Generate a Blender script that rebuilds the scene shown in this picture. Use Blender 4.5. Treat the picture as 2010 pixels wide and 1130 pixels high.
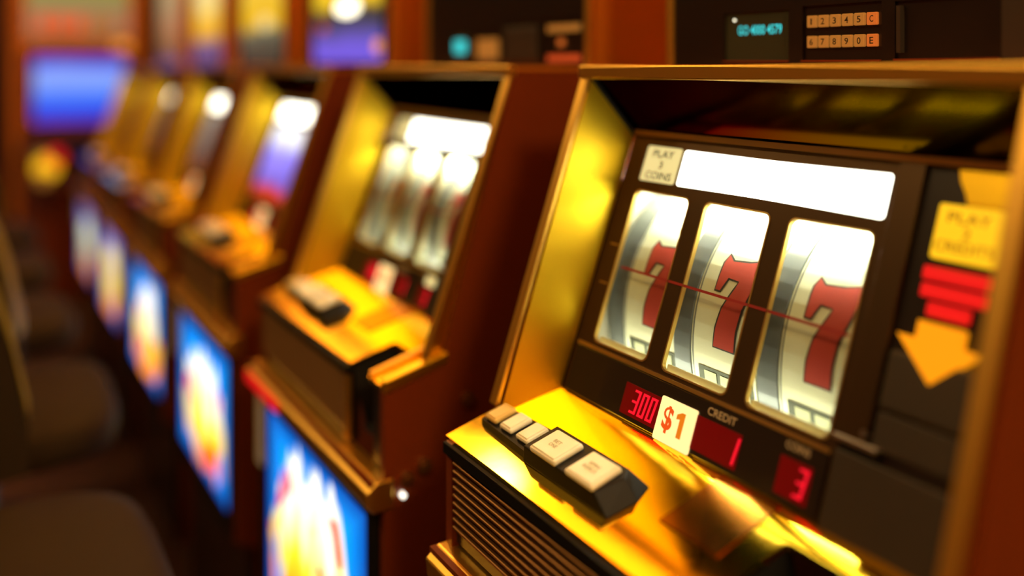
import bpy, bmesh, math, random
from mathutils import Vector
from mathutils.geometry import tessellate_polygon

for o in list(bpy.data.objects):
    bpy.data.objects.remove(o)
SC = bpy.context.scene
COL = SC.collection
random.seed(7)

# ------------------------------------------------------------------ camera
EYE = 1.2                    # eye height above the floor (seated at the machines)
F_PX, CX, HOR, VPX = 1700.0, 1005.0, 133.0, -75.0     # focal length, centre, horizon and row vanishing point (2010 x 1130 frame)
TH = math.atan((CX - VPX) / F_PX)
cam_d = bpy.data.cameras.new('camera')
cam = bpy.data.objects.new('camera', cam_d)
COL.objects.link(cam)
SC.camera = cam
cam.location = (0, 0, EYE)
cam.rotation_euler = (math.pi / 2, 0, math.atan2(math.sin(TH), -math.cos(TH)) - math.pi / 2)
cam_d.sensor_fit = 'HORIZONTAL'
cam_d.sensor_width = 36.0
cam_d.lens = 36.0 * F_PX / 2010.0
cam_d.shift_y = -(565.0 - HOR) / 2010.0
cam_d.clip_start = 0.02
cam_d.dof.use_dof = True
cam_d.dof.focus_distance = 0.84
cam_d.dof.aperture_fstop = (cam_d.lens / 1000.0) / 0.034
cam_d.dof.aperture_blades = 0

# ------------------------------------------------------------------ world, exposure, lights
w = bpy.data.worlds.new('world')
SC.world = w
w.use_nodes = True
w.node_tree.nodes['Background'].inputs[0].default_value = (0.02, 0.009, 0.003, 1)
w.node_tree.nodes['Background'].inputs[1].default_value = 0.4
SC.view_settings.view_transform = 'Standard'
SC.view_settings.look = 'None'
SC.view_settings.exposure = 0.0
SC.view_settings.gamma = 1.0
SC.view_settings.use_curve_mapping = False
LAMP_SPOTS = [(0.3, -0.9), (-1.3, -0.9), (-2.9, -0.9), (-4.5, -0.9), (-3.13, 1.07), (1.5, 0.35)]  # last spot is an added lamp, brightening the machines' right sides
LAMP_POWER = 15.0
LAMP_COLOR = (1.0, 0.64, 0.26)
CEIL = 2.75
for lx, ly in LAMP_SPOTS:
    ld = bpy.data.lights.new('downlight_light', 'AREA')
    ld.shape = 'DISK'
    ld.size = 0.26 if ly > 0.9 else 0.7
    ld.energy = LAMP_POWER * (3.0 if lx > 1 else 0.9)
    ld.color = LAMP_COLOR
    lo = bpy.data.objects.new('downlight_light', ld)
    lo.location = (lx, ly, CEIL - 0.03)
    COL.objects.link(lo)

ADDED_COVE_POWER = 130.0             # added unseen strip light, brightens the ceiling that the brass decks reflect
cd = bpy.data.lights.new('added_cove_strip', 'AREA')
cd.shape = 'RECTANGLE'
cd.size, cd.size_y = 7.6, 0.06
cd.energy = ADDED_COVE_POWER
cd.color = LAMP_COLOR
co = bpy.data.objects.new('added_cove_strip', cd)
co.location = (-2.2, 1.18, 2.28)
co.rotation_euler = (math.radians(165), 0, 0)
COL.objects.link(co)

# ------------------------------------------------------------------ materials
def new_mat(name):
    m = bpy.data.materials.new(name)
    m.use_nodes = True
    nt = m.node_tree
    return m, nt, nt.nodes['Principled BSDF']

def mat(name, col, rough=0.5, metal=0.0, coat=0.0, noise=None, bump=0.0, bscale=40.0, emit=None, es=0.0, stretch=(1, 1, 1), spec=0.5, tint=None):
    m, nt, b = new_mat(name)
    b.inputs['Base Color'].default_value = (*col, 1)
    b.inputs['Roughness'].default_value = rough
    b.inputs['Metallic'].default_value = metal
    b.inputs['Coat Weight'].default_value = coat
    b.inputs['Specular IOR Level'].default_value = spec
    if tint:
        b.inputs['Specular Tint'].default_value = (*tint, 1)
    if noise or bump:
        tc = nt.nodes.new('ShaderNodeTexCoord')
        mp = nt.nodes.new('ShaderNodeMapping')
        mp.inputs['Scale'].default_value = stretch
        nt.links.new(tc.outputs['Object'], mp.inputs['Vector'])
        nz = nt.nodes.new('ShaderNodeTexNoise')
        nz.inputs['Scale'].default_value = bscale
        nz.inputs['Detail'].default_value = 4
        nt.links.new(mp.outputs['Vector'], nz.inputs['Vector'])
        if noise:
            mx = nt.nodes.new('ShaderNodeMix')
            mx.data_type = 'RGBA'
            mx.inputs[6].default_value = (*col, 1)
            mx.inputs[7].default_value = (*noise, 1)
            nt.links.new(nz.outputs['Fac'], mx.inputs[0])
            nt.links.new(mx.outputs[2], b.inputs['Base Color'])
        if bump:
            bp = nt.nodes.new('ShaderNodeBump')
            bp.inputs['Strength'].default_value = bump
            bp.inputs['Distance'].default_value = 0.002
            nt.links.new(nz.outputs['Fac'], bp.inputs['Height'])
            nt.links.new(bp.outputs['Normal'], b.inputs['Normal'])
    if emit:
        b.inputs['Emission Color'].default_value = (*emit, 1)
        b.inputs['Emission Strength'].default_value = es
    return m

def glow(name, col, strength):
    m, nt, b = new_mat(name)
    b.inputs['Base Color'].default_value = (*[c * 0.5 for c in col], 1)
    b.inputs['Roughness'].default_value = 0.3
    b.inputs['Emission Color'].default_value = (*col, 1)
    b.inputs['Emission Strength'].default_value = strength
    return m

def ramp_glow(name, stops, strength, axis=2, lo=0.0, hi=1.0, blotch=0.0, bscale=6.0):
    """backlit printed glass: colours run along one axis of the machine, broken up by printed blotches"""
    m, nt, b = new_mat(name)
    tc = nt.nodes.new('ShaderNodeTexCoord')
    sx = nt.nodes.new('ShaderNodeSeparateXYZ')
    nt.links.new(tc.outputs['Object'], sx.inputs[0])
    mr = nt.nodes.new('ShaderNodeMapRange')
    mr.inputs[1].default_value = lo
    mr.inputs[2].default_value = hi
    nt.links.new(sx.outputs[axis], mr.inputs[0])
    src = mr.outputs[0]
    if blotch:
        nz = nt.nodes.new('ShaderNodeTexNoise')
        nz.inputs['Scale'].default_value = bscale
        nt.links.new(tc.outputs['Object'], nz.inputs['Vector'])
        ma = nt.nodes.new('ShaderNodeMath')
        ma.operation = 'MULTIPLY_ADD'
        ma.inputs[1].default_value = blotch
        nt.links.new(nz.outputs['Fac'], ma.inputs[0])
        sb = nt.nodes.new('ShaderNodeMath')
        sb.operation = 'SUBTRACT'
        sb.inputs[1].default_value = blotch * 0.5
        nt.links.new(src, sb.inputs[0])
        nt.links.new(sb.outputs[0], ma.inputs[2])
        src = ma.outputs[0]
    cr = nt.nodes.new('ShaderNodeValToRGB')
    el = cr.color_ramp.elements
    el[0].position, el[0].color = stops[0][0], (*stops[0][1], 1)
    el[1].position, el[1].color = stops[-1][0], (*stops[-1][1], 1)
    for p, c in stops[1:-1]:
        e = el.new(p)
        e.color = (*c, 1)
    nt.links.new(src, cr.inputs[0])
    b.inputs['Base Color'].default_value = (0.02, 0.02, 0.02, 1)
    b.inputs['Roughness'].default_value = 0.2
    nt.links.new(cr.outputs[0], b.inputs['Emission Color'])
    b.inputs['Emission Strength'].default_value = strength
    return m

def glass_mat():
    m = bpy.data.materials.new('window_glass')
    m.use_nodes = True
    nt = m.node_tree
    nt.nodes.clear()
    out = nt.nodes.new('ShaderNodeOutputMaterial')
    tr = nt.nodes.new('ShaderNodeBsdfTransparent')
    tr.inputs[0].default_value = (0.93, 0.95, 0.9, 1)
    gl = nt.nodes.new('ShaderNodeBsdfGlossy')
    gl.inputs['Roughness'].default_value = 0.03
    lw = nt.nodes.new('ShaderNodeLayerWeight')
    pw = nt.nodes.new('ShaderNodeMath')
    pw.operation = 'POWER'
    pw.inputs[1].default_value = 5.0
    nt.links.new(lw.outputs['Facing'], pw.inputs[0])
    fr = nt.nodes.new('ShaderNodeMath')
    fr.operation = 'MULTIPLY_ADD'
    fr.inputs[1].default_value = 0.6
    fr.inputs[2].default_value = 0.025
    nt.links.new(pw.outputs[0], fr.inputs[0])
    mx = nt.nodes.new('ShaderNodeMixShader')
    nt.links.new(fr.outputs[0], mx.inputs[0])
    nt.links.new(tr.outputs[0], mx.inputs[1])
    nt.links.new(gl.outputs[0], mx.inputs[2])
    nt.links.new(mx.outputs[0], out.inputs[0])
    return m

def belly_mat(name, seed, inner, mid, low, edge, strength, cy=0.42, wx=2.35, wy=2.2):
    """backlit belly-glass artwork: bright flame-like shapes on a coloured ground with a darker border (UV 0..1)"""
    m, nt, b = new_mat(name)
    N, L = nt.nodes.new, nt.links.new
    uv = N('ShaderNodeUVMap')
    def math_(op, a, bb=None, c=None):
        n = N('ShaderNodeMath')
        n.operation = op
        n.use_clamp = False
        for i, x in enumerate((a, bb, c)):
            if x is None:
                continue
            if isinstance(x, (int, float)):
                n.inputs[i].default_value = x
            else:
                L(x, n.inputs[i])
        return n.outputs[0]
    sp = N('ShaderNodeSeparateXYZ')
    L(uv.outputs[0], sp.inputs[0])
    U, V = sp.outputs[0], sp.outputs[1]
    # tall streaks
    mp = N('ShaderNodeMapping')
    mp.inputs['Scale'].default_value = (8.5, 1.8, 1)
    mp.inputs['Location'].default_value = (seed * 3.1, seed * 1.7, 0)
    L(uv.outputs[0], mp.inputs[0])
    nz = N('ShaderNodeTexNoise')
    nz.inputs['Scale'].default_value = 1.0
    nz.inputs['Detail'].default_value = 2.0
    L(mp.outputs[0], nz.inputs['Vector'])
    n1 = nz.outputs['Fac']
    # bright body: ellipse distance with a ragged top
    dx = math_('MULTIPLY', math_('SUBTRACT', U, 0.5), wx)
    dy = math_('MULTIPLY', math_('SUBTRACT', V, cy), wy)
    r = math_('SQRT', math_('ADD', math_('MULTIPLY', dx, dx), math_('MULTIPLY', dy, dy)))
    r = math_('ADD', r, math_('MULTIPLY', math_('SUBTRACT', n1, 0.5), 1.25))
    body = N('ShaderNodeMapRange')
    body.inputs[1].default_value = 0.96
    body.inputs[2].default_value = 0.84
    L(r, body.inputs[0])
    # colour inside: white above, yellow, orange below
    vv = math_('ADD', V, math_('MULTIPLY', math_('SUBTRACT', n1, 0.5), 0.9))
    cr = N('ShaderNodeValToRGB')
    el = cr.color_ramp.elements
    el[0].position, el[0].color = 0.08, (*low, 1)
    el[1].position, el[1].color = 0.62, (*inner, 1)
    e = el.new(0.36)
    e.color = (*mid, 1)
    L(vv, cr.inputs[0])
    # red flecks
    mp2 = N('ShaderNodeMapping')
    mp2.inputs['Scale'].default_value = (6.5, 3.2, 1)
    mp2.inputs['Location'].default_value = (seed * 5.3 + 2, seed * 2.9, 0)
    L(uv.outputs[0], mp2.inputs[0])
    nz2 = N('ShaderNodeTexNoise')
    nz2.inputs['Scale'].default_value = 1.0
    nz2.inputs['Detail'].default_value = 1.0
    L(mp2.outputs[0], nz2.inputs['Vector'])
    fl = N('ShaderNodeMapRange')
    fl.inputs[1].default_value = 0.60
    fl.inputs[2].default_value = 0.63
    L(nz2.outputs['Fac'], fl.inputs[0])
    mxr = N('ShaderNodeMix')
    mxr.data_type = 'RGBA'
    mxr.inputs[7].default_value = (0.9, 0.05, 0.01, 1)
    L(fl.outputs[0], mxr.inputs[0])
    L(cr.outputs[0], mxr.inputs[6])
    # ground: cyan-blue to deep blue at the rim
    rim = math_('MINIMUM', math_('MINIMUM', U, math_('SUBTRACT', 1.0, U)), math_('MINIMUM', V, math_('SUBTRACT', 1.0, V)))
    gr = N('ShaderNodeValToRGB')
    ge = gr.color_ramp.elements
    ge[0].position, ge[0].color = 0.0, (*edge[0], 1)
    ge[1].position, ge[1].color = 0.22, (*edge[1], 1)
    L(rim, gr.inputs[0])
    mx = N('ShaderNodeMix')
    mx.data_type = 'RGBA'
    L(body.outputs[0], mx.inputs[0])
    L(gr.outputs[0], mx.inputs[6])
    L(mxr.outputs[2], mx.inputs[7])
    b.inputs['Base Color'].default_value = (0.02, 0.02, 0.02, 1)
    b.inputs['Roughness'].default_value = 0.15
    L(mx.outputs[2], b.inputs['Emission Color'])
    b.inputs['Emission Strength'].default_value = strength
    return m

M = dict(
    brass=mat('polished_brass', (1.0, 0.66, 0.03), 0.36, 1.0, bump=0.06, bscale=9),
    deck=mat('brushed_brass', (1.0, 0.66, 0.035), 0.075, 1.0, bump=0.05, bscale=14),
    deckplate=mat('reflection_toned_brass', (0.50, 0.19, 0.02), 0.13, 1.0, bump=0.05, bscale=20),  # dark and red reflections put into the plate's base colour
    trim=mat('brass_trim', (1.0, 0.60, 0.10), 0.38, 1.0),
    rib=mat('brown_brass_rib', (0.42, 0.21, 0.07), 0.42, 0.9),
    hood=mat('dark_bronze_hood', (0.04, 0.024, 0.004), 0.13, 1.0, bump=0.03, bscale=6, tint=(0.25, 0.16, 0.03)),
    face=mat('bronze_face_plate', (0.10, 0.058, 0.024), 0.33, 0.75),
    faceedge=mat('window_edge_brass', (0.75, 0.5, 0.15), 0.3, 0.9),
    dark=mat('dark_panel', (0.016, 0.011, 0.008), 0.28, 0.0, coat=0.4),
    greyp=mat('grey_metal_plate', (0.085, 0.07, 0.055), 0.42, 0.6),
    steel=mat('brushed_steel', (0.55, 0.52, 0.45), 0.3, 1.0),
    black=mat('black_plastic', (0.006, 0.006, 0.005), 0.5, spec=0.25),
    matte=mat('matte_black', (0.004, 0.004, 0.004), 0.8),
    side=mat('laminate_shaded_tone', (0.24, 0.042, 0.006), 0.34, 0.0, coat=0.2, noise=(0.18, 0.030, 0.005), bscale=10, stretch=(1, 1, 0.15)),  # top-box laminate darkened, shade between the cabinets put into its colour
    boxside=mat('laminate_lit_tone', (0.72, 0.22, 0.010), 0.42, 0.0, noise=(0.62, 0.17, 0.008), bscale=10, stretch=(1, 1, 0.15)),  # same laminate as the cabinet sides, in its lit tone
    cream=mat('cream_button', (0.95, 0.94, 0.72), 0.38, 0.0, coat=0.3),
    amberb=mat('amber_button', (0.80, 0.55, 0.16), 0.38, 0.0, coat=0.3),
    print_=mat('dark_print', (0.05, 0.035, 0.008), 0.6),
    tanprint=mat('tan_print', (0.62, 0.50, 0.32), 0.6),
    greyprint=mat('grey_print', (0.40, 0.38, 0.20), 0.6),
    reel=mat('reel_strip_white', (0.80, 0.82, 0.62), 0.45),
    rim=mat('reel_rim_grey', (0.17, 0.19, 0.20), 0.35, 0.2),
    red7=mat('seven_red', (0.50, 0.05, 0.035), 0.5),
    out7=mat('seven_outline', (0.05, 0.05, 0.045), 0.5),
    barg=mat('bar_green_black', (0.05, 0.06, 0.03), 0.5),
    barl=mat('bar_label', (0.42, 0.44, 0.26), 0.5),
    chamber=mat('reel_chamber', (0.55, 0.53, 0.42), 0.7),
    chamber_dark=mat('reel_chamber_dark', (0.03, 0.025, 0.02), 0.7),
    ledge=mat('window_ledge_cream', (0.9, 0.88, 0.7), 0.4),
    payred=mat('payline_red', (0.35, 0.02, 0.02), 0.4),
    glass=glass_mat(),
    glint=glow('white_glint', (1.0, 0.95, 0.8), 2.0),
    tube=glow('fluorescent_tube', (1.0, 0.98, 0.82), 64.0),
    tube2=glow('added_fill_glow', (1.0, 0.97, 0.74), 18.0),
    white=glow('lit_white_glass', (1.0, 0.97, 0.78), 5.0),
    playg=glow('lit_play_panel', (1.0, 0.86, 0.36), 0.75),
    denom=glow('lit_denomination_panel', (1.0, 0.72, 0.30), 1.25),
    redprint=glow('lit_red_print', (0.85, 0.10, 0.01), 0.75),
    orangeprint=glow('lit_orange_print', (0.80, 0.22, 0.01), 0.75),
    ledoff=glow('led_window_red', (0.30, 0.001, 0.002), 0.15),
    led=glow('led_digit_red', (1.0, 0.01, 0.03), 0.85),
    yellow=glow('lit_yellow_sign', (1.0, 0.55, 0.01), 1.0),
    amber=glow('lit_amber_arrow', (1.0, 0.33, 0.005), 1.0),
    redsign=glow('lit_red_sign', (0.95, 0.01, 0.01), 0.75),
    amberprint=glow('amber_sign_print', (0.42, 0.18, 0.005), 0.4),
    cyan=glow('cyan_display_digit', (0.05, 0.75, 0.80), 0.95),
    dispback=mat('display_window_green_grey', (0.05, 0.06, 0.035), 0.25),
    key=glow('lit_amber_key', (0.70, 0.30, 0.05), 0.34),
    keyred=glow('lit_orange_key', (0.80, 0.20, 0.03), 0.5),
    redkey=glow('lit_red_key', (0.75, 0.10, 0.02), 0.5),
    bulb=glow('white_lamp', (1.0, 0.95, 0.70), 3.0),
    orangebulb=glow('orange_lamp', (1.0, 0.38, 0.03), 0.9),
    redbtn=mat('red_button', (0.65, 0.06, 0.02), 0.35),
    floor=mat('dark_carpet', (0.055, 0.026, 0.008), 0.9, noise=(0.085, 0.022, 0.01), bscale=5, bump=0.3),
    wall=mat('brown_wall', (0.24, 0.085, 0.012), 0.6, noise=(0.20, 0.07, 0.01), bscale=3),
    wallred=mat('dark_red_wall', (0.11, 0.022, 0.008), 0.6),
    ceil=mat('gold_ceiling', (0.62, 0.36, 0.10), 0.8),
    leather=mat('brown_leather', (0.034, 0.019, 0.005), 0.7, spec=0.12, bump=0.25, bscale=60),
    olive=mat('olive_gold_fabric', (0.34, 0.24, 0.03), 0.5, bump=0.3, bscale=80),
    pole=mat('black_enamel', (0.012, 0.010, 0.009), 0.35),
    lampglow=glow('downlight_diffuser', (1.0, 0.64, 0.26), 3.0),
)

# ------------------------------------------------------------------ geometry helpers
def link(o, parent=None):
    COL.objects.link(o)
    if parent is not None:
        o.parent = parent
    return o

def mesh(name, verts, faces, m, parent=None, smooth=False, bevel=0.0, segs=2):
    me = bpy.data.meshes.new(name)
    me.from_pydata([tuple(v) for v in verts], [], faces)
    bm = bmesh.new()
    bm.from_mesh(me)
    bmesh.ops.recalc_face_normals(bm, faces=bm.faces)
    if bevel > 0:
        bmesh.ops.bevel(bm, geom=[e for e in bm.edges if e.calc_face_angle(0) > 0.5], offset=bevel, segments=segs, profile=0.5, affect='EDGES', clamp_overlap=True)
    bm.to_mesh(me)
    bm.free()
    me.materials.append(m)
    if smooth:
        for p in me.polygons:
            p.use_smooth = True
    return link(bpy.data.objects.new(name, me), parent)

BOXF = [(0, 1, 2, 3), (7, 6, 5, 4), (0, 4, 5, 1), (1, 5, 6, 2), (2, 6, 7, 3), (3, 7, 4, 0)]

def fbox(name, fr, a0, a1, b0, b1, d0, d1, m, parent, bevel=0.0, segs=2):
    """box in a frame fr(a, b, d)"""
    vs = [fr(a, b, d) for d in (d0, d1) for a, b in ((a0, b0), (a1, b0), (a1, b1), (a0, b1))]
    return mesh(name, vs, BOXF, m, parent, bevel=bevel, segs=segs)

def rrect(a0, a1, b0, b1, r, n=5):
    pts = []
    for cx, cy, s in ((a1 - r, b1 - r, 0), (a0 + r, b1 - r, 90), (a0 + r, b0 + r, 180), (a1 - r, b0 + r, 270)):
        for k in range(n + 1):
            t = math.radians(s + 90.0 * k / n)
            pts.append((cx + r * math.cos(t), cy + r * math.sin(t)))
    return pts

def rect(a0, a1, b0, b1):
    return [(a0, b0), (a1, b0), (a1, b1), (a0, b1)]

def plate(name, fr, loops, d0, d1, m, parent, bevel=0.0):
    """plate with holes: loops[0] is the outline, the rest are openings"""
    tris = tessellate_polygon([[Vector((x, y, 0)) for x, y in l] for l in loops])
    flat = [p for l in loops for p in l]
    n = len(flat)
    vs = [fr(a, b, d0) for a, b in flat] + [fr(a, b, d1) for a, b in flat]
    fs = [tuple(t) for t in tris] + [tuple(i + n for i in reversed(t)) for t in tris]
    k = 0
    for l in loops:
        for i in range(len(l)):
            j = (i + 1) % len(l)
            fs.append((k + i, k + j, k + j + n, k + i + n))
        k += len(l)
    return mesh(name, vs, fs, m, parent, bevel=bevel)

def xprism(name, fr, poly, u0, u1, m, parent, bevel=0.0):
    """(y, z) outline pushed along the row direction"""
    n = len(poly)
    vs = [fr(u0, y, z) for y, z in poly] + [fr(u1, y, z) for y, z in poly]
    fs = [tuple(range(n)), tuple(range(2 * n - 1, n - 1, -1))]
    for i in range(n):
        j = (i + 1) % n
        fs.append((i, j, j + n, i + n))
    return mesh(name, vs, fs, m, parent, bevel=bevel)

_txt = {}
def text(name, body, fr, a, b, h, wid, d, m, parent):
    """flat lettering centred at (a, b) of a frame whose second axis runs down"""
    if body not in _txt:
        cu = bpy.data.curves.new('t', 'FONT')
        cu.body = body
        cu.align_x = 'CENTER'
        cu.resolution_u = 3
        cu.offset = 0.028 if body == '$' else 0.012
        ob = bpy.data.objects.new('t', cu)
        COL.objects.link(ob)
        dg = bpy.context.evaluated_depsgraph_get()
        me = ob.evaluated_get(dg).to_mesh()
        vs = [tuple(v.co) for v in me.vertices]
        fs = [tuple(p.vertices) for p in me.polygons]
        ob.evaluated_get(dg).to_mesh_clear()
        bpy.data.objects.remove(ob)
        bpy.data.curves.remove(cu)
        _txt[body] = (vs, fs)
    vs, fs = _txt[body]
    x0, x1 = min(v[0] for v in vs), max(v[0] for v in vs)
    y0, y1 = min(v[1] for v in vs), max(v[1] for v in vs)
    out = [fr(a + ((v[0] - x0) / (x1 - x0) - 0.5) * wid, b - ((v[1] - y0) / (y1 - y0) - 0.5) * h, d) for v in vs]
    return mesh(name, out, fs, m, parent)

SEG = {'0': 'abcdef', '1': 'bc', '2': 'abged', '3': 'abgcd', '5': 'afgcd', '8': 'abcdefg', '7': 'abc'}
def digit(fr, ch, a, b, wd, ht, d, m, parent, t=0.0022):
    """seven-segment digit, centre (a, b)"""
    vs, fs = [], []
    L, R, T, B = a - wd / 2, a + wd / 2, b - ht / 2, b + ht / 2
    seg = dict(a=(L, R, T, T + t), g=(L, R, b - t / 2, b + t / 2), d=(L, R, B - t, B), f=(L, L + t, T, b), e=(L, L + t, b, B), b=(R - t, R, T, b), c=(R - t, R, b, B))
    for s in SEG[ch]:
        a0, a1, b0, b1 = seg[s]
        k = len(vs)
        sh = lambda q: (b - q) * 0.12
        vs += [fr(x + sh(y), y, dd) for dd in (d, d + 0.0008) for x, y in ((a0, b0), (a1, b0), (a1, b1), (a0, b1))]
        fs += [tuple(i + k for i in f) for f in BOXF]
    return mesh('led_digit', vs, fs, m, parent)

def empty(name, loc):
    e = bpy.data.objects.new(name, None)
    e.location = loc
    e.empty_display_size = 0.1
    return link(e)

def tag(o, label=None, cat=None, group=None, kind=None):
    for k, v in (('label', label), ('category', cat), ('group', group), ('kind', kind)):
        if v:
            o[k] = v
    return o

def wframe(a, b, c):
    return (a, b, c)

# ------------------------------------------------------------------ the room
def wbox(name, x0, x1, y0, y1, z0, z1, m, parent=None, bevel=0.0):
    return fbox(name, wframe, x0, x1, y0, y1, z0, z1, m, parent, bevel)

tag(wbox('floor', -6.4, 2.2, -2.6, 1.35, -0.1, 0.0, M['floor']), 'dark brown patterned carpet floor of the gaming aisle', 'floor', kind='structure')
tag(wbox('ceiling', -6.4, 2.2, -2.6, 1.35, CEIL, CEIL + 0.1, M['ceil']), 'brown ceiling above the slot machines', 'ceiling', kind='structure')
tag(wbox('wall_back', -6.4, 2.2, 1.25, 1.35, 0.0, CEIL, M['wall']), 'orange brown wall behind the row of slot machines', 'wall', kind='structure')
tag(wbox('wall_far', -6.4, -6.3, -2.6, 1.25, 0.0, CEIL, M['wallred']), 'dark red brown wall at the far end of the aisle', 'wall', kind='structure')
tag(wbox('wall_aisle', -6.3, 2.1, -2.6, -2.5, 0.0, CEIL, M['wallred']), 'dark red wall across the aisle', 'wall', kind='structure')
tag(wbox('wall_near', 2.1, 2.2, -2.6, 1.25, 0.0, CEIL, M['wallred']), 'dark red wall behind the viewer', 'wall', kind='structure')

def disc_verts(r, z, n=24):
    return [(r * math.cos(2 * math.pi * k / n), r * math.sin(2 * math.pi * k / n), z) for k in range(n)]

def lathe(name, prof, m, parent, n=28, smooth=True, at=(0, 0, 0)):
    vs, fs = [], []
    for r, z in prof:
        vs += [(x + at[0], y + at[1], zz + at[2]) for x, y, zz in disc_verts(max(r, 1e-5), z, n)]
    for i in range(len(prof) - 1):
        for k in range(n):
            l = (k + 1) % n
            fs.append((i * n + k, i * n + l, (i + 1) * n + l, (i + 1) * n + k))
    fs.append(tuple(range(n)))
    fs.append(tuple(range((len(prof) - 1) * n, len(prof) * n)))
    return mesh(name, vs, fs, m, parent, smooth=smooth)

for i, (lx, ly) in enumerate(LAMP_SPOTS):
    t = empty('ceiling_downlight', (lx, ly, CEIL))
    tag(t, ['round warm ceiling downlight nearest the viewer', 'second round warm ceiling downlight along the aisle', 'third round warm ceiling downlight along the aisle', 'round warm ceiling downlight at the far end of the aisle', 'round warm ceiling downlight directly above the slot machine row', 'added round downlight, unseen, brightening the right sides of the machines'][i], 'ceiling light', 'ceiling downlights')
    lr = 0.13 if ly > 0.9 else 0.36
    lathe('ring', [(lr, 0.0), (lr + .04, 0.0), (lr + .04, -0.012), (lr + .02, -0.02), (lr, -0.015)], M['trim'], t)
    lathe('diffuser', [(lr - .002, -0.001), (lr - .002, -0.008)], M['lampglow'], t)

ct = empty('added_cove_light', (-2.2, 1.25, 2.2))
tag(ct, 'added cove trough with strip light, unseen, brightening the ceiling', 'cove light')
fbox('trough_floor', wframe, -3.9, 3.9, -.16, 0, 0, .015, M['boxside'], ct)
fbox('trough_lip', wframe, -3.9, 3.9, -.175, -.16, 0, .09, M['trim'], ct)
fbox('strip_housing', wframe, -3.85, 3.85, -.11, -.03, .015, .06, M['cream'], ct)

# ------------------------------------------------------------------ slot machine
W, S, XL0 = 0.507, 0.665, -0.802       # cabinet width, row pitch, left side of the nearest machine
Y0 = 0.70
FO, FS, FN = (0.667, -0.079), (-0.36, -0.933), (-0.933, 0.36)     # reel face: top edge point, down direction, outward normal (y, z)
DO, DK, DN = (0.430, -0.386), (0.9694, 0.2456), (-0.2456, 0.9694)  # deck: front edge point, inward direction, upward normal
RR, RV, RD = 0.15, 0.150, 0.1656                                   # reel radius, centre along the face, depth behind the face

def P(u, y, z):
    return (u - W / 2, y - Y0, z + EYE)
def Fc(u, v, d):
    return P(u, FO[0] + FS[0] * v + FN[0] * d, FO[1] + FS[1] * v + FN[1] * d)
def Dc(u, v, h):
    return P(u, DO[0] + DK[0] * v + DN[0] * h, DO[1] + DK[1] * v + DN[1] * h)
def Rc(u, s, r):
    t = s / RR
    d = -RD + r * math.cos(t)
    return Fc(u, RV + r * math.sin(t), d)
def front(yv):
    return lambda u, z, d: P(u, yv - d, z)

SEVEN = [(0, -.034), (.003, -.043), (.010, -.037), (.030, -.039), (.044, -.043), (.048, -.030), (.044, -.014), (.038, .006), (.035, .028), (.035, .047),
         (.009, .047), (.010, .030), (.014, .010), (.024, -.012), (.026, -.019), (.012, -.020), (.006, -.006), (0, -.006)]
def grow(poly, g):
    n = len(poly)
    out = []
    for i in range(n):
        (x0, y0), (x1, y1), (x2, y2) = poly[i - 1], poly[i], poly[(i + 1) % n]
        e1 = Vector((x1 - x0, y1 - y0)).normalized()
        e2 = Vector((x2 - x1, y2 - y1)).normalized()
        nn = Vector((e1.y + e2.y, -e1.x - e2.x))
        nn = nn.normalized() if nn.length > 1e-6 else Vector((e1.y, -e1.x))
        out.append((x1 + nn.x * g, y1 + nn.y * g))
    return out

def on_reel(name, poly, r, m, parent):
    """flat print wrapped on the reel: outline in (u, arc)"""
    bm = bmesh.new()
    vs = [bm.verts.new((x, y, 0)) for x, y in poly]
    for t in tessellate_polygon([[Vector((x, y, 0)) for x, y in poly]]):
        bm.faces.new([vs[i] for i in t])
    y0, y1 = min(p[1] for p in poly), max(p[1] for p in poly)
    k = y0 + 0.006
    while k < y1:
        bmesh.ops.bisect_plane(bm, geom=bm.verts[:] + bm.edges[:] + bm.faces[:], plane_co=(0, k, 0), plane_no=(0, 1, 0))
        k += 0.006
    bm.verts.index_update()
    V = [Rc(v.co.x, v.co.y, r) for v in bm.verts]
    Fs = [tuple(v.index for v in f.verts) for f in bm.faces]
    bm.free()
    return mesh(name, V, Fs, m, parent)

def reel_band(name, u0, u1, r, m, parent, n=64, inner=0.012):
    vs, fs = [], []
    for k in range(n):
        s = 2 * math.pi * RR * k / n
        vs += [Rc(u0, s, r), Rc(u1, s, r), Rc(u1, s, r - inner), Rc(u0, s, r - inner)]
    for k in range(n):
        a, b = 4 * k, 4 * ((k + 1) % n)
        for q in range(4):
            fs.append((a + q, a + (q + 1) % 4, b + (q + 1) % 4, b + q))
    o = mesh(name, vs, fs, m, parent)
    return o

WINS = [(.050, .137), (.158, .245), (.266, .355)]
SIDE_OUT = [(.611, -.004), (1.06, -.004), (1.06, -1.2), (.47, -1.2), (.47, -.90), (.428, -.88), (.428, -.39), (.512, -.366), (.511, -.358)]

def cyl(name, fr, a, b, r, d0, d1, m, parent, n=20):
    pts = [(a + r * math.cos(2 * math.pi * k / n), b + r * math.sin(2 * math.pi * k / n)) for k in range(n)]
    return plate(name, fr, [pts], d0, d1, m, parent)

def button(u0, u1, v0, v1, h0, h1, m, root, word=None):
    o = fbox('button', Dc, u0, u1, v0, v1, h0, h1, m, root, bevel=0.0022, segs=2)
    fbox('button_lens', Dc, u0 + .0022, u1 - .0022, v0 + .0022, v1 - .0022, h1 - .0004, h1 + .0009, m, o, bevel=0.0006, segs=1)
    if word:
        fr = lambda a, b, d: Dc(a, (v0 + v1) - b, d)
        lines = word.split('/')
        for i, ln in enumerate(lines):
            text('lettering', ln, fr, (u0 + u1) / 2, (v0 + v1) / 2 + (i - (len(lines) - 1) / 2) * 0.006, 0.0042, min(0.024, 0.0036 * len(ln)), h1 + 0.0012, M['greyprint'], o)
    return o

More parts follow.
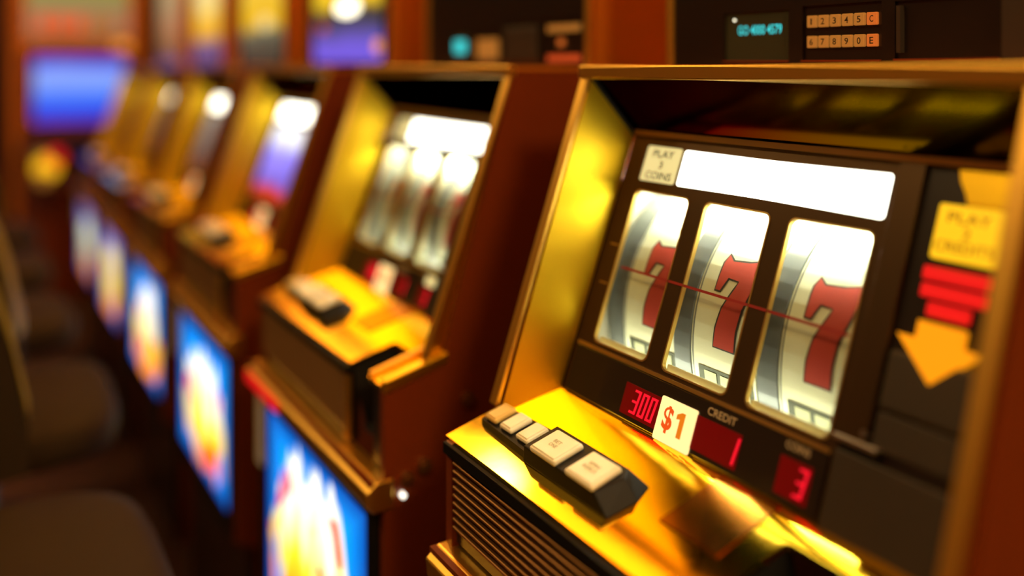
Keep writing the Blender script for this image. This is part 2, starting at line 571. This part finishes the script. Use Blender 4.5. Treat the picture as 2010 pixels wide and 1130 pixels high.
def slot_machine(k, label, style='reel', belly=None, top='unit', glassmat=None, detail=True):
    root = empty('slot_machine', (XL0 - S * k + W / 2, Y0, 0))
    tag(root, label, 'slot machine', 'slot machines standing in the row')
    # ---- cabinet shell
    for u0, u1 in ((0, .012), (W - .012, W)):
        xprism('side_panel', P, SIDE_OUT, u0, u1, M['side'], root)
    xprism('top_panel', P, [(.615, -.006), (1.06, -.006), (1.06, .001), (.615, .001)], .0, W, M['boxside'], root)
    fbox('back_panel', P, .012, W - .012, 1.04, 1.06, -1.2, -.006, M['matte'], root)
    fbox('base_plinth', P, .012, W - .012, .50, .52, -1.2, -.90, M['matte'], root)
    # ---- brass edging of the hood opening
    fbox('hood_lip', P, -.002, W + .002, .601, .616, -.012, .003, M['trim'], root, bevel=.002)
    for u0, u1 in ((-.002, .011), (W - .011, W + .002)):
        fr = lambda a, b, d: P(a, .611 - .352 * b - d * .943, -.007 - b + d * .332)
        fbox('edge_trim', fr, u0, u1, .006, .356, -.001, .005, M['trim'], root, bevel=.0015)
        if u0 > .1:
            xprism('deck_end_trim', P, [(.428, -.392), (.514, -.369), (.514, -.356), (.428, -.377)], u0, u1, M['brass'], root, bevel=.0015)
    # ---- recess: flared brass cheeks and dark hood panel
    for s in (0, 1):
        q = [(.012, .611, -.008), (.022, .667, -.076), (.022, .560, -.352), (.012, .486, -.374)]
        q = [(u if s == 0 else W - u, y, z) for u, y, z in q]
        o = [(u - .003 if s == 0 else u + .003, y, z) for u, y, z in q]
        mesh('recess_cheek', [P(*a) for a in q + o], BOXF, M['brass'], root)
        q2 = [(.012, .611, -.010), (.0215, .665, -.075)]
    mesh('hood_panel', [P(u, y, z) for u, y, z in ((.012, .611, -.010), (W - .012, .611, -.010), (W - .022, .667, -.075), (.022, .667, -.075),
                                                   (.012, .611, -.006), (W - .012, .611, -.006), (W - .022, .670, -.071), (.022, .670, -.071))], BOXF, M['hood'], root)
    for s in (0, 1):   # black corner bead between cheek and hood
        a, b = ((.013, .611, -.011), (.023, .665, -.077))
        if s:
            a, b = (W - a[0],) + a[1:], (W - b[0],) + b[1:]
        vs = [P(p[0] + du, p[1] + dy, p[2] + dz) for p in (a, b) for du, dy, dz in ((-.003, 0, .004), (.003, -.002, .003), (.003, -.002, -.003), (-.003, 0, -.004))]
        mesh('corner_bead', vs, BOXF, M['black'], root)
    # ---- face
    u0, u1 = .0215, W - .0215
    face_low = .236
    if style == 'reel':
        holes = [rrect(a, b, .062, .235, .008) for a, b in WINS]
        holes += [rrect(.049, .106, .010, .051, .003), rrect(.109, .359, .011, .051, .004)]
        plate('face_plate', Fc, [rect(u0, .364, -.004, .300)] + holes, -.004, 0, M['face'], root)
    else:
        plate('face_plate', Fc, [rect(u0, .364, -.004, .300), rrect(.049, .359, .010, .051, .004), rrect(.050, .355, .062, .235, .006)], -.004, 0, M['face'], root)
    xprism('face_top_trim', P, [(.662, -.078), (.668, -.078), (.668, -.072), (.662, -.072)], .022, W - .022, M['faceedge'], root)
    fbox('face_bottom_trim', Fc, u0, u1, .297, .303, -.001, .005, M['faceedge'], root, bevel=.001)
    # ---- lit glass above the reels
    if style == 'reel':
        pg = fbox('play_panel', Fc, .0492, .1058, .0102, .0508, -.004, -.001, M['playg'], root)
        for i, ln in enumerate(('PLAY', '3', 'COINS')):
            text('lettering', ln, Fc, .0775, .0185 + .0125 * i, .0088, (.034, .006, .042)[i], -.0006, M['print_'], pg)
        ag = fbox('award_glass', Fc, .1092, .3588, .0112, .0508, -.004, -.001, M['white'], root)
        cyl('printed_mark', Fc, .349, .032, .0065, -.001, -.0006, M['greyprint'], ag)
        cyl('mark_centre', Fc, .349, .032, .0045, -.0007, -.0003, M['white'], ag)
    else:
        fbox('award_glass', Fc, .0492, .3588, .0102, .0508, -.004, -.001, M['white'], root)
    # ---- reel chamber, lamps, reels, panes
    if style == 'reel':
        loops = rect(.030, .362, .056, .295)
        plate('reel_chamber', Fc, [loops], -.335, -.330, M['chamber'], root)
        for a0, a1 in ((.024, .028), (.364, .368)):
            fbox('chamber_wall', Fc, a0, a1, .050, .300, -.335, -.004, M['chamber'], root)
        fbox('chamber_floor', Fc, .026, .366, .296, .300, -.335, -.006, M['chamber_dark'], root)
        fbox('chamber_top', Fc, .026, .366, .0, .004, -.335, -.006, M['chamber'], root)
        n = 12
        vs = [Fc(u, .045 + .007 * math.cos(2 * math.pi * i / n), -.026 + .007 * math.sin(2 * math.pi * i / n)) for u in (.045, .355) for i in range(n)]
        fs = [tuple(range(n)), tuple(range(2 * n - 1, n - 1, -1))] + [(i, (i + 1) % n, n + (i + 1) % n, n + i) for i in range(n)]
        mesh('lamp_tube', vs, fs, M['tube'], root)
        vs = [Fc(u, .254 + .005 * math.cos(2 * math.pi * i / n), -.022 + .005 * math.sin(2 * math.pi * i / n)) for u in (.045, .355) for i in range(n)]
        mesh('added_fill_tube', vs, fs, M['tube2'], root)  # added lower fill light, brightens the bottoms of the reel windows
        for i, (a, b) in enumerate(WINS):
            us = (.060, .165, .275)[i]
            r = reel_band('reel', us, us + .083, RR, M['reel'], root)
            reel_band('reel_rim', us - .024, us - .001, RR + .001, M['rim'], r)
            reel_band('reel_edge', us + .002, us + .0032, RR + .0004, M['rim'], r, inner=.003)
            off = us + (.024, .022, .020)[i]
            sy = (.004, 0, .001)[i]
            sh = [(x + off, y + sy) for x, y in SEVEN]
            on_reel('seven_outline', grow(sh, .0022), RR + .0006, M['out7'], r)
            on_reel('seven', sh, RR + .0012, M['red7'], r)
            on_reel('bar_symbol', rect(us + .010, us + .080, .070, .094), RR + .0006, M['barg'], r)
            for q in range(3):
                on_reel('bar_label', rect(us + .018 + .021 * q, us + .034 + .021 * q, .0735, .0905), RR + .0012, M['barl'], r)
            pane = fbox('window_pane', Fc, a - .002, b + .002, .060, .237, -.0062, -.0042, M['glass'], root)
            plate('window_edge', Fc, [rrect(a, b, .062, .235, .008), rrect(a + .0016, b - .0016, .0636, .2334, .007)], -.004, .0008, M['faceedge'], pane)
            fbox('window_ledge', Fc, a + .002, b - .002, .2275, .2335, -.012, -.0066, M['ledge'], pane)
        fbox('payline', Fc, .062, .352, .1488, .1514, .0001, .0008, M['payred'], root)
        for v in (.128, .172):
            fbox('line_mark', Fc, .034, .047, v - .0008, v + .0008, 0, .0006, M['faceedge'], root)
    else:
        fbox('video_screen', Fc, .050, .355, .062, .235, -.004, -.001, glassmat, root)
    # ---- strip of displays under the windows
    fbox('display_strip', Fc, .030, .360, .243, .293, 0, .003, M['dark'], root, bevel=.0008, segs=1)
    fbox('strip_trim', Fc, .030, .360, .239, .2425, 0, .003, M['faceedge'], root)
    for (a, b), word, uu in (((.122, .176), '300', (.141, .153, .165)), ((.222, .276), '1', (.270,)), ((.318, .350), '3', (.342,))):
        dsp = fbox('led_display', Fc, a, b, .258, .288, .003, .0036, M['ledoff'], root)
        for ch, x in zip(word, uu):
            digit(Fc, ch, x, .273, .0085, .023, .0036, M['led'], dsp)
    dn = plate('denomination_panel', Fc, [rrect(.175, .222, .255, .295, .002)], .003, .0046, M['denom'], root)
    text('lettering', '$', Fc, .189, .274, .025, .013, .0050, M['redprint'], dn)
    plate('lettering', Fc, [[(.1995, .2655), (.2055, .2625), (.2095, .2625), (.2095, .2855), (.2040, .2855), (.2040, .2690), (.1995, .2700)]], .0046, .0052, M['orangeprint'], dn)
    if detail:
        text('lettering', 'CREDIT', Fc, .249, .2505, .0070, .034, .0033, M['tanprint'], root)
        text('lettering', 'COINS', Fc, .332, .2485, .0064, .024, .0033, M['tanprint'], root)
    # ---- coin and bill column
    fbox('column_plate', Fc, .364, u1, -.004, .300, -.004, -.001, M['dark'], root)
    fbox('column_post', Fc, .3645, .388, -.003, .226, 0, .004, M['face'], root, bevel=.001)
    arc = [(.482 - .072 * math.sin(math.radians(90 * t / 8)), .002 + .028 * (1 - math.cos(math.radians(90 * t / 8)))) for t in range(9)]
    plate('coin_head', Fc, [[(.482, .030)] + [(.482, .002)] + [(.415, .002)] + [(.418, .012), (.424, .022), (.427, .030)]], -.001, .004, M['brass'], root, bevel=.001)
    fbox('bill_bezel', Fc, .392, .480, .150, .196, -.001, .006, M['greyp'], root, bevel=.003)
    sg = plate('play_sign', Fc, [rrect(.4065, .4575, .031, .0745, .002)], 0, .004, M['yellow'], root)
    for i, (ln, wd) in enumerate((('PLAY', .034), ('2', .006), ('CREDITS', .046))):
        text('lettering', ln, Fc, .432, .041 + .0115 * i, .0085, wd, .0044, M['amberprint'], sg)
    rs = None
    for i, (a, b) in enumerate(((.403, .456), (.404, .456), (.412, .446))):
        fbox('red_lit_line', Fc, a, b, .081 + .0135 * i, .0915 + .0135 * i, 0, .003, M['redsign'], root, bevel=.001, segs=1)
    plate('arrow', Fc, [[(.411, .1235), (.446, .1235), (.446, .137), (.461, .137), (.4285, .168), (.396, .137), (.411, .137)]], .0, .0075, M['amber'], root)
    fbox('column_lower_plate', Fc, .3645, .484, .236, .297, 0, .004, M['greyp'], root, bevel=.001)
    fbox('column_middle_plate', Fc, .392, .484, .198, .226, 0, .003, M['greyp'], root, bevel=.001)
    sl = fbox('coin_slot', Fc, .368, .400, .229, .235, 0, .002, M['matte'], root)
    fbox('slot_lip', Fc, .363, .402, .2245, .2290, 0, .010, M['steel'], sl, bevel=.001)
    cyl('screw', Fc, .386, .218, .0026, .0, .0058, M['steel'], root, 10)
    # ---- deck with coin-head cut-out and raised right rim
    c0, cv = (.357, .104) if k == 0 else (.395, .066)
    outl = [(-.004, 0), (c0, 0), (c0, cv - .004), (c0 + .005, cv), (.450, cv), (.455, cv - .004), (.455, 0), (W - .012, 0), (W - .012, .150), (.011, .150), (.011, .090), (-.004, .086)]
    plate('deck', Dc, [outl], -.006, 0, M['deck'], root)
    plate('coin_tray_well', Dc, [rect(c0 - .005, .460, -.002, cv + .006)], -.095, -.090, M['matte'], root)
    for a0, a1 in ((c0 - .007, c0 - .001), (.456, .462)):
        fbox('well_side', Dc, a0, a1, .002, cv + .004, -.092, -.0062, M['matte'], root)
    fbox('well_rim', Dc, .4555, .4635, .002, .084, .0002, .006, M['trim'], root, bevel=.001)
    pl = fbox('deck_plate', Dc, .2655, .330, .056, .132, .0, .0012, M['deckplate'], root, bevel=.0004, segs=1)
    # button housing: low strip for the small buttons, taller block for the two large ones
    hv = [(.012, .035), (.102, .031), (.102, .072), (.012, .068)]
    lowh = mesh('button_housing', [Dc(a, b, 0.0001) for a, b in hv] + [Dc(a + (.002 if i in (0, 3) else 0), b + (.001 if i < 2 else -.001), .008) for i, (a, b) in enumerate(hv)], BOXF, M['black'], root)
    hv = [(.1025, .0275), (.231, .0275), (.235, .060), (.228, .080), (.1025, .076)]
    hq = [(.1065, .030), (.215, .030), (.222, .060), (.214, .071), (.1065, .071)]
    mesh('button_block', [Dc(a, b, 0.0001) for a, b in hv] + [Dc(a, b, .017) for a, b in hq],
         [tuple(range(5)), tuple(range(9, 4, -1))] + [(i, (i + 1) % 5, 5 + (i + 1) % 5, 5 + i) for i in range(5)], M['black'], root, bevel=.0012)
    button(.018, .039, .038, .066, .008, .0135, M['redbtn'] if k in (2, 4) else M['amberb'], root)
    button(.047, .068, .038, .066, .008, .0135, M['cream'], root)
    button(.077, .098, .038, .066, .008, .0135, M['cream'], root)
    button(.1185, .1590, .029, .0645, .016, .022, M['cream'], root, 'BET/ONE' if detail else None)
    button(.1745, .2145, .029, .0645, .016, .022, M['cream'], root, 'SPIN/REELS' if detail else None)
    # ---- apron under the deck
    fbox('deck_front_edge', P, .0, c0, .424, .432, -.401, -.390, M['black'], root)
    fbox('apron', P, .012, c0 - .007, .434, .445, -.492, -.390, M['dark'], root)
    fbox('apron', P, .462, W - .012, .434, .445, -.492, -.390, M['dark'], root)
    fbox('well_back', P, c0 - .007, .462, DO[0] + cv + .001, DO[0] + cv + .006, -.492, -.395, M['matte'], root)
    for i in range(9):
        z = -.4075 - .0082 * i
        fbox('grille_rib', P, .014, c0 - .011, .4275, .4345, z - .0024, z + .0010, M['rib'], root, bevel=.0008, segs=1)
    fbox('apron_post', P, c0 - .019, c0 - .007, .428, .436, -.490, -.400, M['trim'], root)
    # ---- rail and belly door
    xprism('belly_rail', P, [(.440, -.495), (.418, -.495), (.404, -.506), (.406, -.524), (.414, -.532), (.440, -.532)], -.002, W + .002, M['trim'], root, bevel=.002)
    fbox('rail_groove', P, 0, W, .4085, .4155, -.4995, -.4945, M['side'], root)
    plate('belly_door', front(.424), [rect(.012, W - .012, -.88, -.533), rrect(.045, W - .045, -.845, -.555, .006)], -.010, 0, M['black'], root)
    bg = mesh('belly_glass', [P(a, yy, z) for yy in (.427, .431) for a, z in ((.044, -.846), (W - .044, -.846), (W - .044, -.554), (.044, -.554))], BOXF, belly, root)
    uvl = bg.data.uv_layers.new(name='uv')
    for lp in bg.data.loops:
        c = bg.data.vertices[lp.vertex_index].co
        uvl.data[lp.index].uv = ((c.x + W / 2 - .044) / (W - .088), (c.z - EYE + .846) / .292)
    fbox('door_edge', P, .006, .034, .4195, .4245, -.66, -.536, M['cream'], root)
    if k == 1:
        fbox('red_rail_strip', P, -.002, .165, .4025, .4065, -.524, -.506, M['redsign'], root, bevel=.001)  # glowing red strip over the left third of the rail
        fbox('ledge_glow', Fc, .334, .358, .2425, .2555, .004, .006, M['playg'], root)  # glowing patch painted for the bright ledge under the third reel window
    fbox('kick_plate', P, .012, W - .012, .455, .475, -1.2, -.88, M['dark'], root)
    # ---- top box
    yb = .74
    tb = fbox('top_box', P, .0, W, yb + .004, 1.04, .001, .36, M['boxside'], root)
    FT = front(yb)
    for a0, a1 in ((-.001, .010), (W - .010, W + .001)):
        fbox('corner_trim', P, a0, a1, yb - .004, yb + .010, .001, .36, M['trim'], tb, bevel=.001, segs=1)
    fbox('box_top', P, -.004, W + .004, yb - .006, 1.045, .36, .37, M['trim'], tb, bevel=.002)
    if top == 'unit':
        recs = [(.092, .184, .008, .062), (.202, .294, .008, .064), (.308, .406, .0085, .0625)] if k == 0 else [(.100, .165, .010, .060), (.185, .265, .010, .060), (.276, .380, .008, .070), (.392, .486, .006, .072)]
        plate('unit_face', FT, [rect(.010, W - .010, .002, .358)] + [rect(*r) for r in recs], -.004, 0, M['dark'], tb)
        for r in recs:
            fbox('recess_back', FT, r[0] - .001, r[1] + .001, r[2] - .001, r[3] + .001, -.004, -.003, M['dispback'] if r is recs[0] else M['dark'], tb)
            fbox('recess_lip', FT, r[0], r[1], r[2] - .002, r[2], -.001, .003, M['side'], tb)
        down = lambda a, b, d: FT(a, -b, d)
        if k == 0:
            text('display_digits', 'GO 4000 4579', down, .142, -.042, .0105, .062, -.0026, M['cyan'], tb)
            fbox('display_glass', FT, .108, .176, .020, .056, -.003, -.0028, M['dispback'], tb)
            cyl('indicator_lamp', FT, .106, .054, .0011, -.003, -.0015, M['bulb'], tb, 10)
            for row, (z, chars) in enumerate(((.0475, '12345C'), (.0265, '67890E'))):
                for q, ch in enumerate(chars):
                    kx = .208 + .0140 * q
                    kk = fbox('keypad_key', FT, kx, kx + .0118, z - .006, z + .0062, -.003, .001, M['keyred'] if q == 5 else M['key'], tb, bevel=.0008, segs=1)
                    text('key_print', ch, down, kx + .0059, -z, .0065, .0018 if ch == '1' else .0042, .0012, M['print_'], kk)
            fbox('card_slot', FT, .312, .316, .014, .058, -.003, .004, M['greyp'], tb)
            fbox('side_plate', FT, .408, W - .012, .004, .30, 0, .002, M['greyp'], tb)
        else:
            fbox('display_glass', FT, .112, .146, .026, .048, -.003, .0, M['cyan'], tb)
            fbox('yellow_key', FT, .192, .258, .014, .048, -.003, .002, M['key'], tb, bevel=.001, segs=1)
            fbox('card_reader', FT, .282, .374, .012, .064, -.003, .003, M['greyp'], tb, bevel=.002)
            for row, z in enumerate((.058, .037, .014)):
                for q in range(6):
                    if row == 1 and q != 2:
                        continue
                    kx = .402 + .0135 * q
                    fbox('keypad_key', FT, kx, kx + .0112, z - .005, z + .005, -.003, .001, (M['key'], M['keyred'], M['redkey'])[row], tb)
    else:
        plate('box_bezel', FT, [rect(.010, W - .010, .002, .358), rrect(.045, W - .045, .014, .345, .006)], -.004, 0, M['dark'], tb)
        fbox('box_glass', FT, .0445, W - .0445, .0135, .3455, -.004, -.002, top, tb)
        lamp_v = {2: (.27, .137, .062, .019), 3: (.30, .130, .05, .020), 4: (.25, .215, .06, .03), 5: (.26, .30, .06, .03)}[k]
        pts = [(lamp_v[0] + lamp_v[2] * math.cos(2 * math.pi * q / 20), lamp_v[1] + lamp_v[3] * math.sin(2 * math.pi * q / 20)) for q in range(20)]
        if k < 5:
            plate('box_lamp', FT, [pts], -.002, .004, M['bulb'] if k == 2 else M['playg'], tb)
        if k == 2:
            cyl('round_lamp', FT, .444, .046, .014, 0, .006, M['orangebulb'], tb)
            fbox('red_key', FT, .09, .13, .085, .105, -.002, .001, M['redkey'], tb)
    if k == 1:      # locks and a painted stud on the outer side panel
        FS_ = lambda a, b, d: P(W + d, a, b)
        for y, z, rr, mm in LOCKS:
            lk = cyl('side_lock', FS_, y, z, rr, 0, .006, M[mm], root)
            cyl('lock_core', FS_, y, z, rr * .5, .006, .008, M[mm], lk, 12)
    return root

LOCKS = [(.542, -.420, .009, 'rib'), (.480, -.4895, .009, 'rib'), (.457, -.4994, .008, 'rib'), (.451, -.5176, .0035, 'glint')]  # last entry is a painted highlight, glowing without a lamp
blue = ((0.0, 0.03, 0.30), (0.0, 0.36, 1.0))
viol = ((0.05, 0.04, 0.30), (0.30, 0.30, 0.75))
BW, BY, BO = (1.0, 0.95, 0.75), (1.0, 0.72, 0.02), (1.0, 0.25, 0.01)
bell = [belly_mat('belly_art_a', 0, BW, BY, BO, blue, 1.5), belly_mat('belly_art_b', 6, BW, BY, BO, blue, 1.5, .30, 2.2, 1.6), belly_mat('belly_art_c', 2, BW, BY, BO, blue, 1.6),
        belly_mat('belly_art_d', 3, BW, BY, BO, blue, 1.6), belly_mat('belly_art_e', 4, (1, .85, .3), BY, BO, viol, 1.3), belly_mat('belly_art_f', 5, (.9, 1, .75), (.8, .85, .5), BO, viol, 1.0)]
zl, zh = EYE + 0.0, EYE + 0.34
top3 = ramp_glow('purple_top_glass', [(0.0, (.22, .12, .95)), (.16, (.20, .13, .80)), (.26, (.10, .08, .25)), (.33, (.05, .05, .05)), (.38, (.10, .06, .03)), (.43, (1, .62, .02)), (1.0, (1, .7, .05))], 0.9, 2, zl, zh, .10, 9)
top4 = ramp_glow('yellow_top_glass', [(0.0, (.06, .04, .02)), (.22, (.10, .09, .06)), (.30, (.20, .20, .12)), (.38, (1, .55, .01)), (1.0, (1, .7, .1))], 0.9, 2, zl, zh, .08, 9)
top5 = ramp_glow('violet_yellow_top_glass', [(0.0, (.10, .06, .16)), (.24, (.16, .10, .26)), (.34, (.9, .45, .02)), (.55, (1, .6, .05)), (1.0, (1, .9, .5))], 0.9, 2, zl, zh, .06, 9)
top6 = ramp_glow('pale_top_glass', [(0.0, (.16, .06, .02)), (.4, (.45, .25, .12)), (1.0, (.7, .45, .25))], 0.6, 2, zl, zh, .10, 9)
video3 = ramp_glow('violet_video_screen', [(0.0, (.55, .03, .01)), (.14, (.5, .03, .02)), (.24, (.16, .10, .55)), (.62, (.28, .24, .95)), (.80, (.9, .92, 1)), (1.0, (1, 1, 1))], 1.3, 2, EYE - .300, EYE - .135, .22, 14)
video4 = ramp_glow('grey_video_screen', [(0.0, (.25, .04, .02)), (.25, (.12, .09, .10)), (.8, (.30, .30, .28)), (1.0, (.55, .58, .5))], 0.8, 2, EYE - .300, EYE - .135, .18, 14)

LABELS = ['brass three reel slot machine with red sevens, nearest and in focus at right',
          'second slot machine, with keypad unit above and reels lit white',
          'slot machine with violet video screen and purple lit top box',
          'fourth slot machine from the viewer, with yellow lit top box and grey screen',
          'fifth slot machine from the viewer, with violet and yellow top box',
          'farthest slot machine of the row with pale peach top box']
slot_machine(0, LABELS[0], 'reel', bell[0], 'unit')
slot_machine(1, LABELS[1], 'reel', bell[1], 'unit')
slot_machine(2, LABELS[2], 'video', bell[2], top3, video3, False)
slot_machine(3, LABELS[3], 'video', bell[3], top4, video4, False)
slot_machine(4, LABELS[4], 'video', bell[4], top5, video4, False)
slot_machine(5, LABELS[5], 'video', bell[5], top6, video4, False)

# ------------------------------------------------------------------ fillers between the cabinets
for k in range(6):
    x1 = XL0 - S * k - .004
    x0 = x1 - (S - W) + .008
    if k == 5:
        continue
    t = empty('filler_panel', ((x0 + x1) / 2, 0.88, 0))
    tag(t, ['orange brown filler panel between the nearest and second slot machines', 'orange brown filler panel between second slot machine and violet screen machine', 'filler panel between violet screen machine and fourth slot machine',
            'filler panel between fourth and fifth slot machines', 'filler panel between fifth and farthest slot machines of the row'][k], 'panel', 'filler panels between slot machines')
    hw = (x1 - x0) / 2
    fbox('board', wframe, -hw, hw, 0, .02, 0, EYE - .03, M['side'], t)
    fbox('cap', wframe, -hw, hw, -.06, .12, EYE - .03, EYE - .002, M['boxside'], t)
    fbox('brass_edge', wframe, -hw, hw, -.064, -.060, EYE - .034, EYE - .026, M['trim'], t)

# ------------------------------------------------------------------ the machine at the end of the aisle, facing the viewer
XE = -5.0
te = empty('video_slot_machine', (XE - .3, .51, 0))
tag(te, 'slot machine with glowing blue screen facing down the aisle', 'slot machine')
def E_(y, z, d):          # front of the cabinet: y across, z relative to the eye, d towards the viewer
    return (.3 + d, y - .51, z + EYE)
fbox('cabinet', E_, .21, .82, -1.2, .70, -.55, -.01, M['side'], te)
fbox('cabinet_edge', E_, .21, .245, -1.2, .70, -.01, .012, M['boxside'], te, bevel=.003)
fbox('cabinet_edge', E_, .785, .82, -1.2, .70, -.01, .012, M['boxside'], te, bevel=.003)
plate('screen_bezel', E_, [rect(.245, .785, -.34, .085), rrect(.305, .735, -.285, .055, .01)], -.01, .004, M['side'], te)
vs_m = ramp_glow('blue_screen', [(0.0, (.10, .05, .55)), (.12, (.03, .03, .75)), (.32, (.03, .16, 1)), (.44, (.10, .25, 1)), (.55, (.20, .34, 1)), (.80, (.28, .43, 1)), (.90, (.06, .06, .85)), (1.0, (.03, .02, .55))], 1.0, 2, EYE - .285, EYE + .055, .10, 7)
fbox('screen', E_, .303, .737, -.287, .057, -.01, -.006, vs_m, te)
pe_m = ramp_glow('peach_top_glass', [(0.0, (.30, .10, .02)), (.25, (.62, .28, .14)), (.55, (.60, .30, .16)), (.70, (.45, .40, .12)), (1.0, (.5, .42, .10))], 0.62, 2, EYE + .13, EYE + .42, .2, 9)
plate('top_bezel', E_, [rect(.245, .785, .085, .69), rrect(.275, .755, .14, .66, .01)], -.01, .004, M['boxside'], te)
fbox('top_glass', E_, .273, .757, .138, .662, -.01, -.006, pe_m, te)
for i in range(5):
    fbox('lit_title_letter', E_, .33 + .075 * i, .385 + .075 * i, .185, .265, -.006, -.002, M['redprint'] if i < 3 else M['key'], te)
fbox('orange_lamp', E_, .68, .76, .095, .135, .004, .014, M['orangebulb'], te, bevel=.004)
xprism('button_shelf', lambda a, y, z: (.3 + y, a - .51, z + EYE), [(-.01, -.36), (.16, -.40), (.16, -.44), (-.01, -.46)], .245, .785, M['black'], te, bevel=.003)
fbox('belly_panel', E_, .245, .785, -1.18, -.47, -.01, .004, M['side'], te)
for i, (y, z, r, m) in enumerate(((.335, -.445, .036, 'key'), (.352, -.490, .056, 'yellow'), (.395, -.440, .034, 'redsign'), (.338, -.545, .032, 'key'))):
    pts = [(y + r * math.cos(2 * math.pi * q / 20), z + r * math.sin(2 * math.pi * q / 20)) for q in range(20)]
    plate('round_lamp', E_, [pts], .17, .18 + .003 * i, M[m], te)
fbox('lamp_board', E_, .27, .44, -.60, -.40, .0, .17, M['wallred'], te)

# ------------------------------------------------------------------ barrel stools in front of the machines
def barrel_stool(x, y, rot, label, wrap):
    t = empty('barrel_stool', (x, y, 0))
    t.rotation_euler = (0, 0, rot)
    tag(t, label, 'stool', 'barrel stools in front of the slot machines')
    lathe('base', [(.02, 0), (.22, 0), (.22, .012), (.05, .03), (.03, .05)], M['pole'], t)
    lathe('pole', [(.028, .03), (.028, .50)], M['pole'], t)
    lathe('seat_plate', [(.10, .495), (.20, .505), (.20, .515), (.10, .515)], M['pole'], t)
    # rounded-square cushion
    n, prof = 40, [(.90, .512), (.98, .520), (1.0, .540), (1.0, .560), (.97, .574), (.88, .582), (.45, .586)]
    vs, fs = [], []
    for s, z in prof:
        for q in range(n):
            a = 2 * math.pi * q / n
            c, ss = math.cos(a), math.sin(a)
            r = .225 * s / ((abs(c) ** 4 + abs(ss) ** 4) ** .25)
            vs.append((r * c, r * ss, z))
    for i in range(len(prof) - 1):
        for q in range(n):
            l = (q + 1) % n
            fs.append((i * n + q, i * n + l, (i + 1) * n + l, (i + 1) * n + q))
    fs += [tuple(range(n)), tuple(range((len(prof) - 1) * n, len(prof) * n))]
    mesh('seat_cushion', vs, fs, M['leather'], t, smooth=True)
    # wrap-around back, open towards +y
    def shell(name, r0, r1, z0f, z1f, m, parent, n=44, bev=.0):
        vs, fs = [], []
        for q in range(n + 1):
            a = math.radians(-90 - wrap + 2.0 * wrap * q / n)
            k = abs(q / n - .5) * 2
            for r, z in ((r0, z0f(k)), (r1, z0f(k)), (r1, z1f(k)), (r0, z1f(k))):
                vs.append((r * math.cos(a), r * math.sin(a), z))
        for q in range(n):
            for j in range(4):
                fs.append((4 * q + j, 4 * q + (j + 1) % 4, 4 * q + 4 + (j + 1) % 4, 4 * q + 4 + j))
        fs += [(0, 1, 2, 3), (4 * n + 3, 4 * n + 2, 4 * n + 1, 4 * n)]
        return mesh(name, vs, fs, m, parent, bevel=bev)
    top = lambda k: .97 - .34 * k ** 9
    bk = shell('backrest', .235, .270, lambda k: .56, top, M['leather'], t, bev=.006)
    shell('back_cover', .2705, .280, lambda k: .54, lambda k: top(k) - .01, M['leather'], bk)
    shell('brass_rim', .230, .284, lambda k: top(k) - .002, lambda k: top(k) + .032, M['olive'], bk, bev=.006)
    for a in (-150, -90, -30):
        ar = math.radians(a)
        fbox('back_bracket', lambda p, q, r, ar=ar: (r * math.cos(ar) - p * math.sin(ar), r * math.sin(ar) + p * math.cos(ar), q), -.012, .012, .50, .60, .17, .272, M['pole'], t)
    return t

ST = ['brown leather barrel stool in front of the second slot machine, nearest the viewer', 'barrel stool in front of the violet screen slot machine', 'barrel stool in front of the fourth slot machine',
      'barrel stool in front of the fifth slot machine', 'farthest barrel stool, by the last machine of the row']
for i in range(5):
    barrel_stool(XL0 - S * (i + 1) + W / 2, (0, .03, .02, .02, .02)[i], (0.0, -.04, .06, 0, .1)[i], ST[i], 84 if i == 0 else 105)
